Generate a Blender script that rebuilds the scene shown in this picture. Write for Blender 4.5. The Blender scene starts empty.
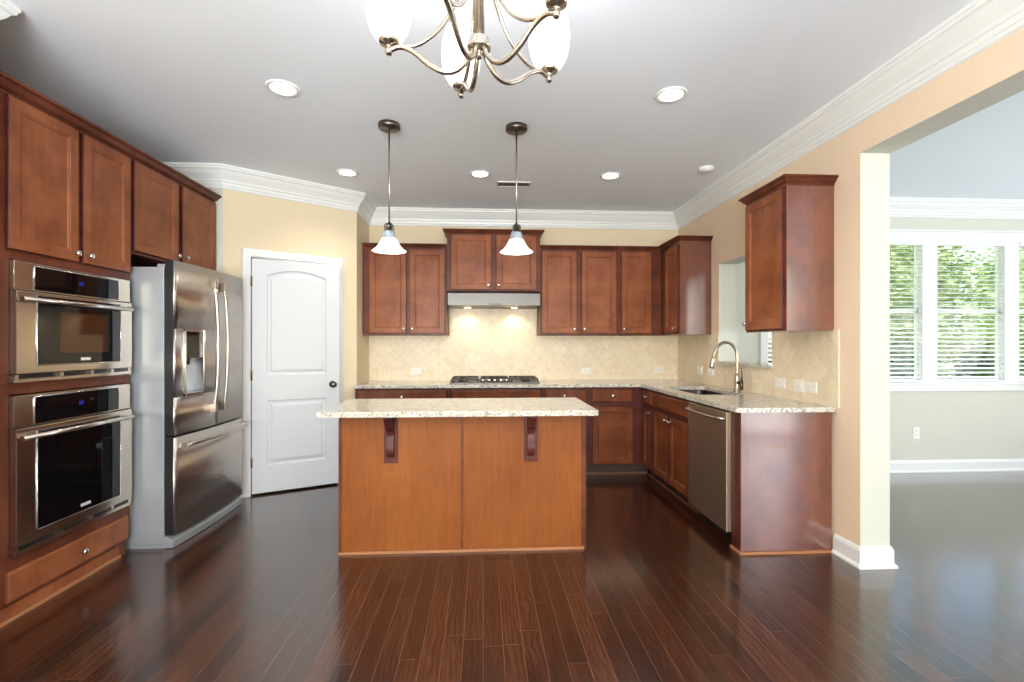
import bpy, bmesh, math, random
from mathutils import Vector, Matrix
random.seed(7)
PI = math.pi
SC = bpy.context.scene
COL = SC.collection

# ------------------------------------------------------------------ camera, world, light, exposure
cam_d = bpy.data.cameras.new('camera')
cam = bpy.data.objects.new('camera', cam_d); COL.objects.link(cam)
cam.location = (0, 0, 1.303)
cam.rotation_euler = (PI/2, 0, -0.059)
cam_d.sensor_width = 36; cam_d.sensor_fit = 'HORIZONTAL'
cam_d.lens = 36*488.6/1024
cam_d.shift_y = 3.8/1024
cam_d.clip_start = .05; cam_d.clip_end = 200
SC.camera = cam
vs = SC.view_settings
vs.view_transform = 'Standard'; vs.look = 'None'; vs.gamma = 1; vs.exposure = 0.40; vs.use_curve_mapping = False
try:
    SC.cycles.use_denoising = True
    SC.cycles.max_bounces = 10; SC.cycles.diffuse_bounces = 5; SC.cycles.glossy_bounces = 5
    SC.cycles.transparent_max_bounces = 12
    SC.cycles.sample_clamp_indirect = 6
    SC.cycles.caustics_reflective = False; SC.cycles.caustics_refractive = False
except Exception:
    pass

world = bpy.data.worlds.new('world'); SC.world = world; world.use_nodes = True
wn = world.node_tree.nodes; wl = world.node_tree.links
sky = wn.new('ShaderNodeTexSky'); sky.sky_type = 'NISHITA'
sky.sun_disc = False; sky.sun_elevation = math.radians(50); sky.sun_rotation = math.radians(200); sky.air_density = 1.3; sky.dust_density = 3
wn['Background'].inputs[1].default_value = .5
wl.new(sky.outputs[0], wn['Background'].inputs[0])

def light(name, kind, loc, rot, energy, color=(1, 1, 1), parent=None, **kw):
    d = bpy.data.lights.new(name, kind); d.energy = energy; d.color = color
    for k, v in kw.items(): setattr(d, k, v)
    o = bpy.data.objects.new(name, d); COL.objects.link(o); o.location = loc; o.rotation_euler = rot
    if parent: o.parent = parent
    return o
sun = light('sun', 'SUN', (8, 2, 9), (math.radians(38), 0, math.radians(150)), 5, (1, .95, .86), angle=math.radians(2))
DAY = (.93, .97, 1)
# area lamps standing in for daylight outside the unseen glazing
light('patio_ceiling_fill', 'AREA', (-.33, -3.40, 1.15), (-PI/2-1.25, 0, PI), 720, DAY, shape='RECTANGLE', size=3.4, size_y=1.9)  # added fill, tilted steeply upward to brighten the ceiling
light('side_daylight', 'AREA', (4.05, -1.10, 1.33), (-PI/2-.2, 0, PI), 19, DAY, shape='RECTANGLE', size=.85, size_y=2.6)
light('right_room_fill', 'AREA', (7.18, 1.6, 1.35), (0, PI/2+.6, 0), 120, DAY, shape='RECTANGLE', size=1.5, size_y=3.0)  # added fill that lifts the adjoining room from its unseen side

# ------------------------------------------------------------------ materials
def s2l(c):
    return tuple(((v/255)/12.92 if v/255 <= .04045 else (((v/255)+.055)/1.055)**2.4) for v in c)
def mat(name, rgb, rough=.5, metal=0, **kw):
    m = bpy.data.materials.new(name); m.use_nodes = True
    b = m.node_tree.nodes['Principled BSDF']
    b.inputs['Base Color'].default_value = (*s2l(rgb), 1)
    b.inputs['Roughness'].default_value = rough; b.inputs['Metallic'].default_value = metal
    for k, v in kw.items():
        b.inputs[k].default_value = v
    return m
class NT:
    def __init__(s, m):
        s.m = m; s.n = m.node_tree.nodes; s.l = m.node_tree.links; s.b = s.n['Principled BSDF']
    def new(s, t, **kw):
        n = s.n.new(t)
        for k, v in kw.items():
            if k.startswith('i_'):
                n.inputs[k[2:].replace('_', ' ')].default_value = v
            else: setattr(n, k, v)
        return n
    def link(s, a, b): s.l.new(a, b)
    def coord(s, scale=(1, 1, 1), rot=(0, 0, 0), loc=(0, 0, 0)):
        t = s.new('ShaderNodeTexCoord'); mp = s.new('ShaderNodeMapping')
        mp.inputs['Scale'].default_value = scale; mp.inputs['Rotation'].default_value = rot; mp.inputs['Location'].default_value = loc
        s.link(t.outputs['Object'], mp.inputs['Vector']); return mp.outputs[0]
    def noise(s, vec, scale, detail=4, rough=.55, dist=0):
        n = s.new('ShaderNodeTexNoise'); n.inputs['Scale'].default_value = scale; n.inputs['Detail'].default_value = detail
        n.inputs['Roughness'].default_value = rough; n.inputs['Distortion'].default_value = dist
        s.link(vec, n.inputs['Vector']); return n.outputs['Fac']
    def ramp(s, fac, stops):
        r = s.new('ShaderNodeValToRGB'); cr = r.color_ramp
        while len(cr.elements) > 1: cr.elements.remove(cr.elements[-1])
        for i, (p, c) in enumerate(stops):
            e = cr.elements[0] if i == 0 else cr.elements.new(p)
            e.position = p; e.color = (*s2l(c), 1)
        s.link(fac, r.inputs[0]); return r.outputs[0]
    def mix(s, fac, a, b, mode='MIX'):
        m = s.new('ShaderNodeMix'); m.data_type = 'RGBA'; m.blend_type = mode
        for sock, v in ((m.inputs[0], fac), (m.inputs[6], a), (m.inputs[7], b)):
            if hasattr(v, 'is_linked'): s.link(v, sock)
            else: sock.default_value = v
        return m.outputs[2]
    def math(s, op, a, b=0):
        m = s.new('ShaderNodeMath'); m.operation = op
        for sock, v in ((m.inputs[0], a), (m.inputs[1], b)):
            if hasattr(v, 'is_linked'): s.link(v, sock)
            else: sock.default_value = v
        return m.outputs[0]
    def bump(s, h, strength=.2, dist=.01):
        b = s.new('ShaderNodeBump'); b.inputs['Strength'].default_value = strength; b.inputs['Distance'].default_value = dist
        s.link(h, b.inputs['Height']); s.link(b.outputs[0], s.b.inputs['Normal'])

def wood(name, dark, mid, light_, rough=.38, grain=1.0, coat=.1, mottle=5):
    m = mat(name, mid, rough); t = NT(m)
    v = t.coord((14, 14, 1.2)); n = t.noise(v, 3.2, 6, .6, .5)
    v2 = t.coord(); n2 = t.noise(v2, mottle, 4, .6)
    f = t.math('ADD', t.math('MULTIPLY', n, .45*grain), t.math('MULTIPLY', n2, 1-.45*grain))
    c = t.ramp(f, [(.36, dark), (.5, mid), (.64, light_)])
    t.link(c, t.b.inputs['Base Color'])
    t.b.inputs['Coat Weight'].default_value = coat; t.b.inputs['Specular IOR Level'].default_value = .18 if coat < .5 else .5; t.b.inputs['Coat Roughness'].default_value = .22
    return m
M = {}
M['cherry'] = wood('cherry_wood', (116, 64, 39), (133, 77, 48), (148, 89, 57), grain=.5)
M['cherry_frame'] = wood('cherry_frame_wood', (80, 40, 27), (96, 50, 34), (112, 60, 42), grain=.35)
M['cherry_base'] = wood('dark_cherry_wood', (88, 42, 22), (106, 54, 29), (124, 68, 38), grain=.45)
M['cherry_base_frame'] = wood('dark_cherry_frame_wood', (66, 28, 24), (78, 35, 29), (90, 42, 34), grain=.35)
M['cherry_end'] = wood('cherry_end_panel', (92, 44, 32), (106, 53, 38), (120, 62, 45), rough=.3, grain=.5, coat=1.0); M['cherry_end'].node_tree.nodes['Principled BSDF'].inputs['Coat Roughness'].default_value = .13; M['cherry_end'].node_tree.nodes['Principled BSDF'].inputs['Coat IOR'].default_value = 2.0
M['island'] = wood('island_veneer', (122, 66, 28), (134, 76, 33), (146, 86, 39), rough=.5, grain=.85, coat=.03, mottle=1.3)
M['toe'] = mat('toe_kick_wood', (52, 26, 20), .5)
M['shoe'] = mat('shoe_moulding_wood', (164, 112, 76), .4)
M['shoe_dark'] = mat('dark_shoe_moulding_wood', (112, 70, 48), .5)
M['white'] = mat('white_trim_paint', (230, 232, 230), .35)
M['door_white'] = mat('white_door_paint', (208, 211, 214), .35)
M['ceiling'] = mat('ceiling_paint', (240, 247, 255), .9)
M['steel_dark'] = mat('dark_steel', (60, 60, 62), .4, .8)
M['chrome'] = mat('polished_chrome', (215, 215, 215), .12, 1)
M['nickel'] = mat('brushed_nickel', (176, 164, 148), .28, 1)
M['nickel_light'] = mat('light_brushed_nickel', (176, 166, 152), .25, 1)
M['nickel_dark'] = mat('dark_brushed_nickel', (104, 96, 88), .3, 1)
M['black'] = mat('black_plastic', (18, 18, 20), .35)
M['grate'] = mat('cast_iron', (38, 30, 28), .55)
M['glass_black'] = mat('black_oven_glass', (10, 10, 12), .04, 0, **{'Specular IOR Level': .4})
M['glass_brown'] = mat('brown_oven_window', (70, 44, 28), .06, .35)
M['plastic'] = mat('white_plastic', (236, 232, 224), .4)
M['slot'] = mat('dark_slot', (60, 56, 52), .6)
M['brass'] = mat('brass', (190, 160, 90), .3, 1)
M['badge'] = mat('silver_badge', (225, 225, 225), .3, .3)
M['gray'] = mat('grey_plastic', (150, 152, 156), .4)
M['cavity'] = mat('pale_dispenser_plastic', (214, 222, 232), .35)

def paint(name, rgb):
    m = mat(name, rgb, .85); t = NT(m)
    n = t.noise(t.coord(), 160, 2); t.bump(n, .06, .002); return m
M['wall'] = paint('warm_beige_wall_paint', (222, 206, 174))
M['wall_peach'] = paint('peach_beige_wall_paint', (230, 207, 180))
M['wall_pale'] = paint('pale_sage_wall_paint', (206, 206, 194))

def steel(name, rgb, rough, sc=(2, 2, 300), aniso=0):
    m = mat(name, rgb, rough, 1); t = NT(m)
    n = t.noise(t.coord(sc), 1.5, 3)
    r = t.new('ShaderNodeMapRange'); r.inputs[3].default_value = rough*.8; r.inputs[4].default_value = rough*1.25
    t.link(n, r.inputs[0]); t.link(r.outputs[0], t.b.inputs['Roughness'])
    t.bump(n, .03, .001)
    return m
M['steel'] = steel('brushed_stainless_steel', (190, 182, 174), .29)
M['steel_oven'] = steel('oven_stainless_steel', (196, 184, 172), .22, (2, 300, 2))
M['steel_side'] = mat('grey_painted_steel', (176, 182, 186), .35, .5)
M['steel_dw'] = steel('dishwasher_stainless_steel', (176, 154, 136), .45)
M['steel_hood'] = steel('hood_stainless_steel', (92, 90, 88), .36)

def granite(name='granite'):
    m = mat(name, (214, 204, 184), .12); t = NT(m); v = t.coord()
    n1 = t.noise(v, 26, 5, .65); n2 = t.noise(v, 95, 3, .6); n3 = t.noise(v, 9, 4, .6)
    base = t.ramp(n1, [(.34, (146, 138, 126)), (.44, (190, 184, 172)), (.58, (208, 206, 198))])
    c2 = t.mix(t.ramp(n3, [(.5, (0, 0, 0)), (.66, (150, 150, 150))]), base, (*s2l((202, 178, 140)), 1))
    fl = t.ramp(n2, [(.57, (0, 0, 0)), (.62, (255, 255, 255))])
    c3 = t.mix(fl, c2, (*s2l((74, 60, 48)), 1))
    vo = t.new('ShaderNodeTexVoronoi'); vo.inputs['Scale'].default_value = 70; t.link(v, vo.inputs['Vector'])
    fl2 = t.ramp(vo.outputs['Distance'], [(.10, (255, 255, 255)), (.16, (0, 0, 0))])
    c4 = t.mix(t.math('MULTIPLY', fl2, .6), c3, (*s2l((120, 112, 104)), 1))
    t.link(c4, t.b.inputs['Base Color'])
    return m
M['granite'] = granite()

def tile():
    m = mat('travertine_tile', (214, 196, 164), .42); t = NT(m)
    tc = t.new('ShaderNodeTexCoord'); sp = t.new('ShaderNodeSeparateXYZ'); t.link(tc.outputs['Object'], sp.inputs[0])
    u = t.math('ADD', sp.outputs[0], sp.outputs[1])
    cb = t.new('ShaderNodeCombineXYZ'); t.link(u, cb.inputs[0]); t.link(sp.outputs[2], cb.inputs[1])
    def brick(rot, loc, w, hgt):
        mp = t.new('ShaderNodeMapping'); mp.vector_type = 'TEXTURE'
        mp.inputs['Location'].default_value = loc; mp.inputs['Rotation'].default_value = (0, 0, rot)
        t.link(cb.outputs[0], mp.inputs[0])
        b = t.new('ShaderNodeTexBrick'); b.offset = 0; b.squash = 1
        b.inputs['Scale'].default_value = 1; b.inputs['Brick Width'].default_value = w; b.inputs['Row Height'].default_value = hgt
        b.inputs['Mortar Size'].default_value = .0022; b.inputs['Mortar Smooth'].default_value = .2; b.inputs['Bias'].default_value = 0
        b.inputs['Color1'].default_value = (*s2l((236, 222, 194)), 1); b.inputs['Color2'].default_value = (*s2l((222, 204, 174)), 1)
        b.inputs['Mortar'].default_value = (*s2l((200, 180, 146)), 1)
        t.link(mp.outputs[0], b.inputs['Vector']); return b
    d = brick(PI/4, (.09+5.41, 1.245, 0), .1517, .1517)
    s = brick(0, (.0, 1.03-.1517*2, 0), .1517, .1517)
    low = t.math('LESS_THAN', sp.outputs[2], 1.03)
    c = t.mix(low, d.outputs['Color'], s.outputs['Color'])
    n = t.noise(t.coord(), 18, 5, .65)
    c = t.mix(.42, c, t.ramp(n, [(.3, (208, 190, 160)), (.5, (230, 214, 186)), (.7, (242, 230, 206))]))
    t.link(c, t.b.inputs['Base Color'])
    hh = t.mix(low, d.outputs['Fac'], s.outputs['Fac'])
    t.bump(t.math('SUBTRACT', 1, hh), .35, .003)
    return m
M['tile'] = tile()

def floor_mat():
    m = mat('dark_hardwood_planks', (78, 38, 26), .22); t = NT(m)
    v = t.coord((1, 1, 1), (0, 0, PI/2))
    b = t.new('ShaderNodeTexBrick'); b.offset = .37; b.offset_frequency = 2; b.squash = 1
    b.inputs['Scale'].default_value = 1; b.inputs['Brick Width'].default_value = .83; b.inputs['Row Height'].default_value = .0865
    b.inputs['Mortar Size'].default_value = .0007; b.inputs['Mortar Smooth'].default_value = .1; b.inputs['Bias'].default_value = 0
    b.inputs['Color1'].default_value = (0, 0, 0, 1); b.inputs['Color2'].default_value = (1, 1, 1, 1); b.inputs['Mortar'].default_value = (.5, .5, .5, 1)
    # each row is shifted by its own amount so that the board ends fall at random
    sp = t.new('ShaderNodeSeparateXYZ'); t.link(v, sp.inputs[0])
    row = t.math('FLOOR', t.math('DIVIDE', sp.outputs[1], .0865))
    wn_ = t.new('ShaderNodeTexWhiteNoise'); wn_.noise_dimensions = '1D'; t.link(row, wn_.inputs['W'])
    cb = t.new('ShaderNodeCombineXYZ'); t.link(t.math('ADD', sp.outputs[0], t.math('MULTIPLY', wn_.outputs['Value'], 3.1)), cb.inputs[0]); t.link(sp.outputs[1], cb.inputs[1])
    t.link(cb.outputs[0], b.inputs['Vector'])
    var = t.ramp(b.outputs['Color'], [(0, (58, 29, 19)), (.5, (82, 42, 26)), (1, (108, 60, 37))])
    sh = t.new('ShaderNodeVectorMath'); sh.operation = 'ADD'
    sc2 = t.new('ShaderNodeVectorMath'); sc2.operation = 'SCALE'; sc2.inputs['Scale'].default_value = 7
    t.link(b.outputs['Color'], sc2.inputs[0]); t.link(t.coord((11, 1.4, 1)), sh.inputs[0]); t.link(sc2.outputs[0], sh.inputs[1])
    g = t.noise(sh.outputs[0], 2.2, 6, .62, .9)
    gc = t.ramp(g, [(.34, (120, 118, 118)), (.5, (190, 190, 190)), (.74, (240, 240, 240))])
    c = t.mix(.8, var, gc, 'MULTIPLY')
    wv = t.new('ShaderNodeTexWave'); wv.wave_type = 'BANDS'; wv.bands_direction = 'X'
    wv.inputs['Scale'].default_value = 1.5; wv.inputs['Distortion'].default_value = 11; wv.inputs['Detail'].default_value = 2.5
    wv.inputs['Detail Scale'].default_value = .9; wv.inputs['Detail Roughness'].default_value = .55
    sh2 = t.new('ShaderNodeVectorMath'); sh2.operation = 'ADD'; t.link(t.coord((9, 3.2, 1)), sh2.inputs[0]); t.link(sc2.outputs[0], sh2.inputs[1])
    t.link(sh2.outputs[0], wv.inputs['Vector'])
    c = t.mix(.8, c, t.ramp(wv.outputs['Fac'], [(.0, (96, 88, 84)), (.35, (195, 192, 190)), (1, (248, 244, 240))]), 'MULTIPLY')
    mort = t.math('SUBTRACT', 1, b.outputs['Fac'])
    c = t.mix(b.outputs['Fac'], c, (*s2l((110, 82, 66)), 1))
    t.link(c, t.b.inputs['Base Color'])
    lo = t.noise(t.coord((9, 2.4, 1)), 3.2, 2, .5)
    fine = t.noise(sh.outputs[0], 14, 3, .5)
    hgt = t.math('ADD', t.math('ADD', t.math('MULTIPLY', lo, 1.0), t.math('ADD', t.math('MULTIPLY', fine, .12), t.math('MULTIPLY', wv.outputs['Fac'], .10))), t.math('MULTIPLY', mort, .25))
    t.bump(hgt, .2, .006)
    r = t.new('ShaderNodeMapRange'); r.inputs[3].default_value = .17; r.inputs[4].default_value = .3
    t.link(g, r.inputs[0]); t.link(r.outputs[0], t.b.inputs['Roughness'])
    t.b.inputs['Coat Weight'].default_value = .9; t.b.inputs['Coat Roughness'].default_value = .16; t.b.inputs['Coat IOR'].default_value = 1.45
    return m
M['floor'] = floor_mat()

def emit(name, rgb, strength, base=(245, 245, 245)):
    m = mat(name, base, .4); b = m.node_tree.nodes['Principled BSDF']
    b.inputs['Emission Color'].default_value = (*s2l(rgb), 1); b.inputs['Emission Strength'].default_value = strength
    return m
M['shade'] = emit('frosted_glass_lit', (255, 252, 246), .9)
M['shade_dim'] = mat('frosted_glass_collar', (150, 162, 172), .35)
M['can'] = emit('lit_lens', (255, 246, 230), 7)
M['lamp'] = emit('hood_lamp_lens', (255, 220, 160), 9)
M['bulb'] = emit('bulb', (255, 240, 215), 5)
M['display'] = emit('blue_display', (40, 50, 220), .35, (20, 20, 60))
M['glass'] = mat('clear_glass', (255, 255, 255), 0, 0)
def thin_glass():
    m = M['glass']; t = NT(m)
    tr = t.new('ShaderNodeBsdfTransparent'); gl = t.new('ShaderNodeBsdfGlossy'); gl.inputs['Roughness'].default_value = .01
    mx = t.new('ShaderNodeMixShader'); mx.inputs[0].default_value = .012
    t.link(tr.outputs[0], mx.inputs[1]); t.link(gl.outputs[0], mx.inputs[2]); t.link(mx.outputs[0], t.n['Material Output'].inputs[0])
thin_glass()
def leafy(name, a, b_, c_):
    m = mat(name, b_, .6); t = NT(m); n = t.noise(t.coord(), 3.5, 5, .7)
    t.link(t.ramp(n, [(.35, a), (.5, b_), (.62, c_)]), t.b.inputs['Base Color']); return m
M['leaf'] = leafy('light_foliage', (112, 136, 88), (158, 178, 122), (198, 210, 160))
M['leaf_dark'] = leafy('dark_foliage', (40, 62, 34), (66, 92, 50), (98, 126, 70))
M['bark'] = mat('bark', (84, 70, 56), .9)
M['lawn'] = leafy('lawn_grass', (120, 150, 70), (150, 178, 92), (172, 196, 112))

# ------------------------------------------------------------------ mesh helpers
def bm_new(): return bmesh.new()
def merge(bm, src, mtx=None):
    if mtx is not None: bmesh.ops.transform(src, matrix=mtx, verts=src.verts)
    vm = {v: bm.verts.new(v.co) for v in src.verts}
    for f in src.faces:
        try:
            nf = bm.faces.new([vm[v] for v in f.verts]); nf.smooth = f.smooth; nf.material_index = f.material_index
        except ValueError: pass
    src.free()
def box(bm, x0, x1, y0, y1, z0, z1, bev=0, mi=0, mtx=None):
    t = bmesh.new()
    bmesh.ops.create_cube(t, size=1)
    for v in t.verts:
        v.co = Vector(((x0+x1)/2+v.co.x*abs(x1-x0), (y0+y1)/2+v.co.y*abs(y1-y0), (z0+z1)/2+v.co.z*abs(z1-z0)))
    if bev: bmesh.ops.bevel(t, geom=list(t.edges), offset=bev, segments=2, affect='EDGES', profile=.7)
    for f in t.faces: f.material_index = mi
    merge(bm, t, mtx)
def lathe(bm, prof, n=24, mtx=None, smooth=True, mi=0, close=False):
    """prof: list of (r, z) round the z axis."""
    t = bmesh.new(); rings = []
    for r, z in prof:
        if r < 1e-6: rings.append([t.verts.new((0, 0, z))])
        else: rings.append([t.verts.new((r*math.cos(2*PI*i/n), r*math.sin(2*PI*i/n), z)) for i in range(n)])
    prs = list(zip(rings, rings[1:]))
    if close: prs.append((rings[-1], rings[0]))
    for a, b in prs:
        for i in range(n):
            j = (i+1) % n
            if len(a) == 1 and len(b) == 1: continue
            if len(a) == 1: f = t.faces.new((a[0], b[i], b[j]))
            elif len(b) == 1: f = t.faces.new((a[i], a[j], b[0]))
            else: f = t.faces.new((a[i], a[j], b[j], b[i]))
            f.smooth = smooth; f.material_index = mi
    bmesh.ops.recalc_face_normals(t, faces=t.faces)
    merge(bm, t, mtx)
def tube(bm, pts, r, n=12, mi=0, caps=True):
    pts = [Vector(p) for p in pts]; t = bmesh.new(); rings = []
    rr = r if isinstance(r, (list, tuple)) else [r]*len(pts)
    up = None
    for i, p in enumerate(pts):
        d = (pts[min(i+1, len(pts)-1)]-pts[max(i-1, 0)]).normalized()
        if up is None:
            up = d.orthogonal().normalized()
        up = (up-d*up.dot(d)).normalized(); s = d.cross(up)
        rings.append([t.verts.new(p+(up*math.cos(2*PI*k/n)+s*math.sin(2*PI*k/n))*rr[i]) for k in range(n)])
    for a, b in zip(rings, rings[1:]):
        for k in range(n):
            f = t.faces.new((a[k], a[(k+1) % n], b[(k+1) % n], b[k])); f.smooth = True
    if caps:
        t.faces.new(rings[0][::-1]); t.faces.new(rings[-1])
    for f in t.faces: f.material_index = mi
    bmesh.ops.recalc_face_normals(t, faces=t.faces)
    merge(bm, t)
def catmull(pts, k=8):
    P = [Vector(p) for p in pts]; P = [2*P[0]-P[1]]+P+[2*P[-1]-P[-2]]; out = []
    for i in range(1, len(P)-2):
        for j in range(k):
            t = j/k; a, b, c, d = P[i-1:i+3]
            out.append(.5*((2*b)+(c-a)*t+(2*a-5*b+4*c-d)*t*t+(3*b-a-3*c+d)*t**3))
    out.append(P[-2]); return out
def rect(x0, x1, z0, z1):
    return lambda i: [(x0+i, z0+i), (x1-i, z0+i), (x1-i, z1-i), (x0+i, z1-i)]
def arch(x0, x1, z0, z1, rise, n=16):
    def f(i):
        p = [(x0+i, z0+i), (x1-i, z0+i)]
        for k in range(n+1):
            u = 1-2*k/n
            p.append(((x0+x1)/2+u*((x1-x0)/2-i), z1-i-rise*u*u))
        return p
    return f
def rings(bm, outline, steps, mi=0, back=True):
    """front-facing (-y) relief: steps of (inset, height out towards -y)."""
    prev = None
    for ins, out in steps:
        cur = [bm.verts.new((x, -out, z)) for x, z in outline(ins)]
        if prev:
            for i in range(len(cur)):
                j = (i+1) % len(cur)
                f = bm.faces.new((prev[i], prev[j], cur[j], cur[i])); f.material_index = mi
        elif back:
            bm.faces.new(cur[::-1]).material_index = mi
        prev = cur
    bm.faces.new(prev).material_index = mi
def extr(bm, poly, y0, y1, mi=0, mtx=None):
    """polygon in x-z extruded along y."""
    t = bmesh.new()
    a = [t.verts.new((x, y0, z)) for x, z in poly]; b = [t.verts.new((x, y1, z)) for x, z in poly]
    t.faces.new(a); t.faces.new(b[::-1])
    for i in range(len(a)):
        j = (i+1) % len(a); t.faces.new((a[i], b[i], b[j], a[j]))
    for f in t.faces: f.material_index = mi
    bmesh.ops.recalc_face_normals(t, faces=t.faces)
    merge(bm, t, mtx)
def sweep(bm, path, prof, closed=False, pre=None, post=None, mi=0, side=1):
    """mitred sweep of prof [(out, z)] along an x-y path; out is along the left normal * side."""
    P = [Vector((p[0], p[1])) for p in path]; n = len(P); R = []
    for i in range(n):
        a = P[i-1] if (i > 0 or closed) else (Vector(pre) if pre else None)
        c = P[(i+1) % n] if (i < n-1 or closed) else (Vector(post) if post else None)
        d1 = (P[i]-a).normalized() if a is not None else None
        d2 = (c-P[i]).normalized() if c is not None else None
        d1 = d1 if d1 is not None else d2; d2 = d2 if d2 is not None else d1
        n1 = Vector((-d1.y, d1.x)); n2 = Vector((-d2.y, d2.x))
        mvec = (n1+n2)/(1+n1.dot(n2))*side
        R.append([bm.verts.new((P[i].x+mvec.x*o, P[i].y+mvec.y*o, z)) for o, z in prof])
    m = len(prof)
    for i in range(n if closed else n-1):
        A, B = R[i], R[(i+1) % n]
        for k in range(m):
            l = (k+1) % m
            f = bm.faces.new((A[k], A[l], B[l], B[k])); f.material_index = mi
    if not closed:
        bm.faces.new(R[0]); bm.faces.new(R[-1][::-1])
    bmesh.ops.recalc_face_normals(bm, faces=bm.faces)

def obj(name, bm, m, parent=None, loc=None, rot=None):
    bmesh.ops.recalc_face_normals(bm, faces=bm.faces) if False else None
    for e in bm.edges:
        if len(e.link_faces) == 2 and e.calc_face_angle(0) > .6: e.smooth = False
    me = bpy.data.meshes.new(name); bm.to_mesh(me); bm.free()
    o = bpy.data.objects.new(name, me); COL.objects.link(o)
    for x in (m if isinstance(m, (list, tuple)) else [m]): me.materials.append(M[x] if isinstance(x, str) else x)
    if parent: o.parent = parent
    if loc: o.location = loc
    if rot: o.rotation_euler = rot
    return o
def thing(name, label, cat, loc=(0, 0, 0), rz=0, group=None):
    o = bpy.data.objects.new(name, None); COL.objects.link(o); o.empty_display_size = .1
    o.location = loc; o.rotation_euler = (0, 0, rz); tag(o, label, cat, group); return o
def tag(o, label, cat, group=None):
    o['label'] = label; o['category'] = cat
    if group: o['group'] = group
    return o
def struct(name, bm, m, parent=None, label=None, **kw):
    o = obj(name, bm, m, parent, **kw)
    if not parent:
        o['kind'] = 'structure'
        if label: o['label'] = label; o['category'] = name.split('_')[0]
    return o
def dup(root, loc, rz=None, label=None):
    r = root.copy(); COL.objects.link(r); r.location = loc
    if rz is not None: r.rotation_euler = (0, 0, rz)
    if label: r['label'] = label
    for ch in list(root.children):
        c = ch.copy(); COL.objects.link(c); c.parent = r
        for g in list(ch.children):
            d = g.copy(); COL.objects.link(d); d.parent = c
    return r

# ------------------------------------------------------------------ room shell
XR, XR2 = 2.203, 2.383          # right kitchen wall, both faces
YB = 5.41                       # back wall
ZC = 2.78                       # ceiling
XE = 7.0; YS = -3.2; YF = 4.75  # right room: east wall, rear wall, window wall
CORN = (-1.24, 4.88); A_ = (-2.165, 4.206)
XL = -2.84; XW = -2.135; YW = 2.18

bm = bm_new(); box(bm, -3.2, XE+.2, YS-.2, YB+.2, -.1, 0)
struct('floor', bm, 'floor', label='dark brown hardwood plank floor')
bm = bm_new(); box(bm, -3.2, XE+.2, YS-.2, YB+.2, ZC, ZC+.12)
struct('ceiling', bm, 'ceiling', label='smooth white ceiling')

bm = bm_new(); box(bm, -1.36, XR, YB, YB+.12, 0, ZC)
struct('wall_back', bm, 'wall', label='beige back wall behind the cooktop')
bm = bm_new(); box(bm, -1.36, -1.24, 4.88, YB, 0, ZC)
struct('wall_pantry_side', bm, 'wall', label='short beige pantry side wall beside the back counter')
# angled pantry wall with a door opening
dx, dy = CORN[0]-A_[0], CORN[1]-A_[1]; LA = math.hypot(dx, dy); ang = math.atan2(dy, dx)
MA = Matrix.Translation((A_[0], A_[1], 0)) @ Matrix.Rotation(ang, 4, 'Z')
D0, D1, DH = .205, .94, 2.065
bm = bm_new()
box(bm, 0, D0, 0, .12, 0, ZC, mtx=MA); box(bm, D1, LA, 0, .12, 0, ZC, mtx=MA); box(bm, D0, D1, 0, .12, DH, ZC, mtx=MA)
struct('wall_pantry_angled', bm, 'wall', label='beige angled wall holding the white pantry door')
bm = bm_new(); box(bm, XL, A_[0], 4.206, 4.326, 0, ZC)
struct('wall_fridge_return', bm, 'wall_pale', label='short return wall beyond the refrigerator')
bm = bm_new(); box(bm, XL-.12, XL, 2.14, 4.326, 0, ZC)
struct('wall_left', bm, 'wall', label='left wall behind the ovens and refrigerator')
bm = bm_new(); box(bm, XL-.12, XW, YS, YW, 0, ZC)
struct('wall_near_left', bm, 'wall', label='near left wall block ending at the oven cabinet')
# pantry interior back (so the gap of the door shows a dark closet)
bm = bm_new(); box(bm, XL, -1.36, YB, YB+.12, 0, ZC); box(bm, XL-.12, XL, 4.326, YB+.12, 0, ZC)
struct('wall_pantry_inner', bm, 'wall', label='walls inside the pantry closet')

# right wall with pass-through and wide opening
PT = (3.60, 4.449, 1.15, 2.06); OY0, OY1, OZ = -.75, 2.733, 2.426
bm = bm_new()
def rw(y0, y1, z0, z1): box(bm, XR, XR2, y0, y1, z0, z1)
rw(PT[1], YB+.12, 0, ZC); rw(PT[0], PT[1], 0, PT[2]); rw(PT[0], PT[1], PT[3], ZC)
rw(OY1, PT[0], 0, ZC); rw(OY0, OY1, OZ, ZC); rw(YS, OY0, 0, ZC)
bm.faces.ensure_lookup_table()
for f in bm.faces:
    f.normal_update(); f.material_index = 0 if f.normal.x < -.5 else 1
struct('wall_right', bm, ['wall_peach', 'wall_pale'], label='peach right kitchen wall with pass-through and wide cased opening')

# window wall of the right room, four openings
UN = [(2.848, 3.583), (3.743, 4.478), (4.64, 5.373), (5.533, 6.268)]; WZ0, WZ1 = .92, 2.36
bm = bm_new()
box(bm, XR2, XE, YF, YF+.07, 0, WZ0); box(bm, XR2, XE, YF, YF+.07, WZ1, ZC)
box(bm, XR2, UN[0][0], YF, YF+.07, WZ0, WZ1); box(bm, UN[-1][1], XE, YF, YF+.07, WZ0, WZ1)
for a, b in zip(UN, UN[1:]): box(bm, a[1], b[0], YF, YF+.07, WZ0, WZ1)
struct('wall_window_side', bm, 'wall_pale', label='pale sage wall below and around the right room windows')
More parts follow.
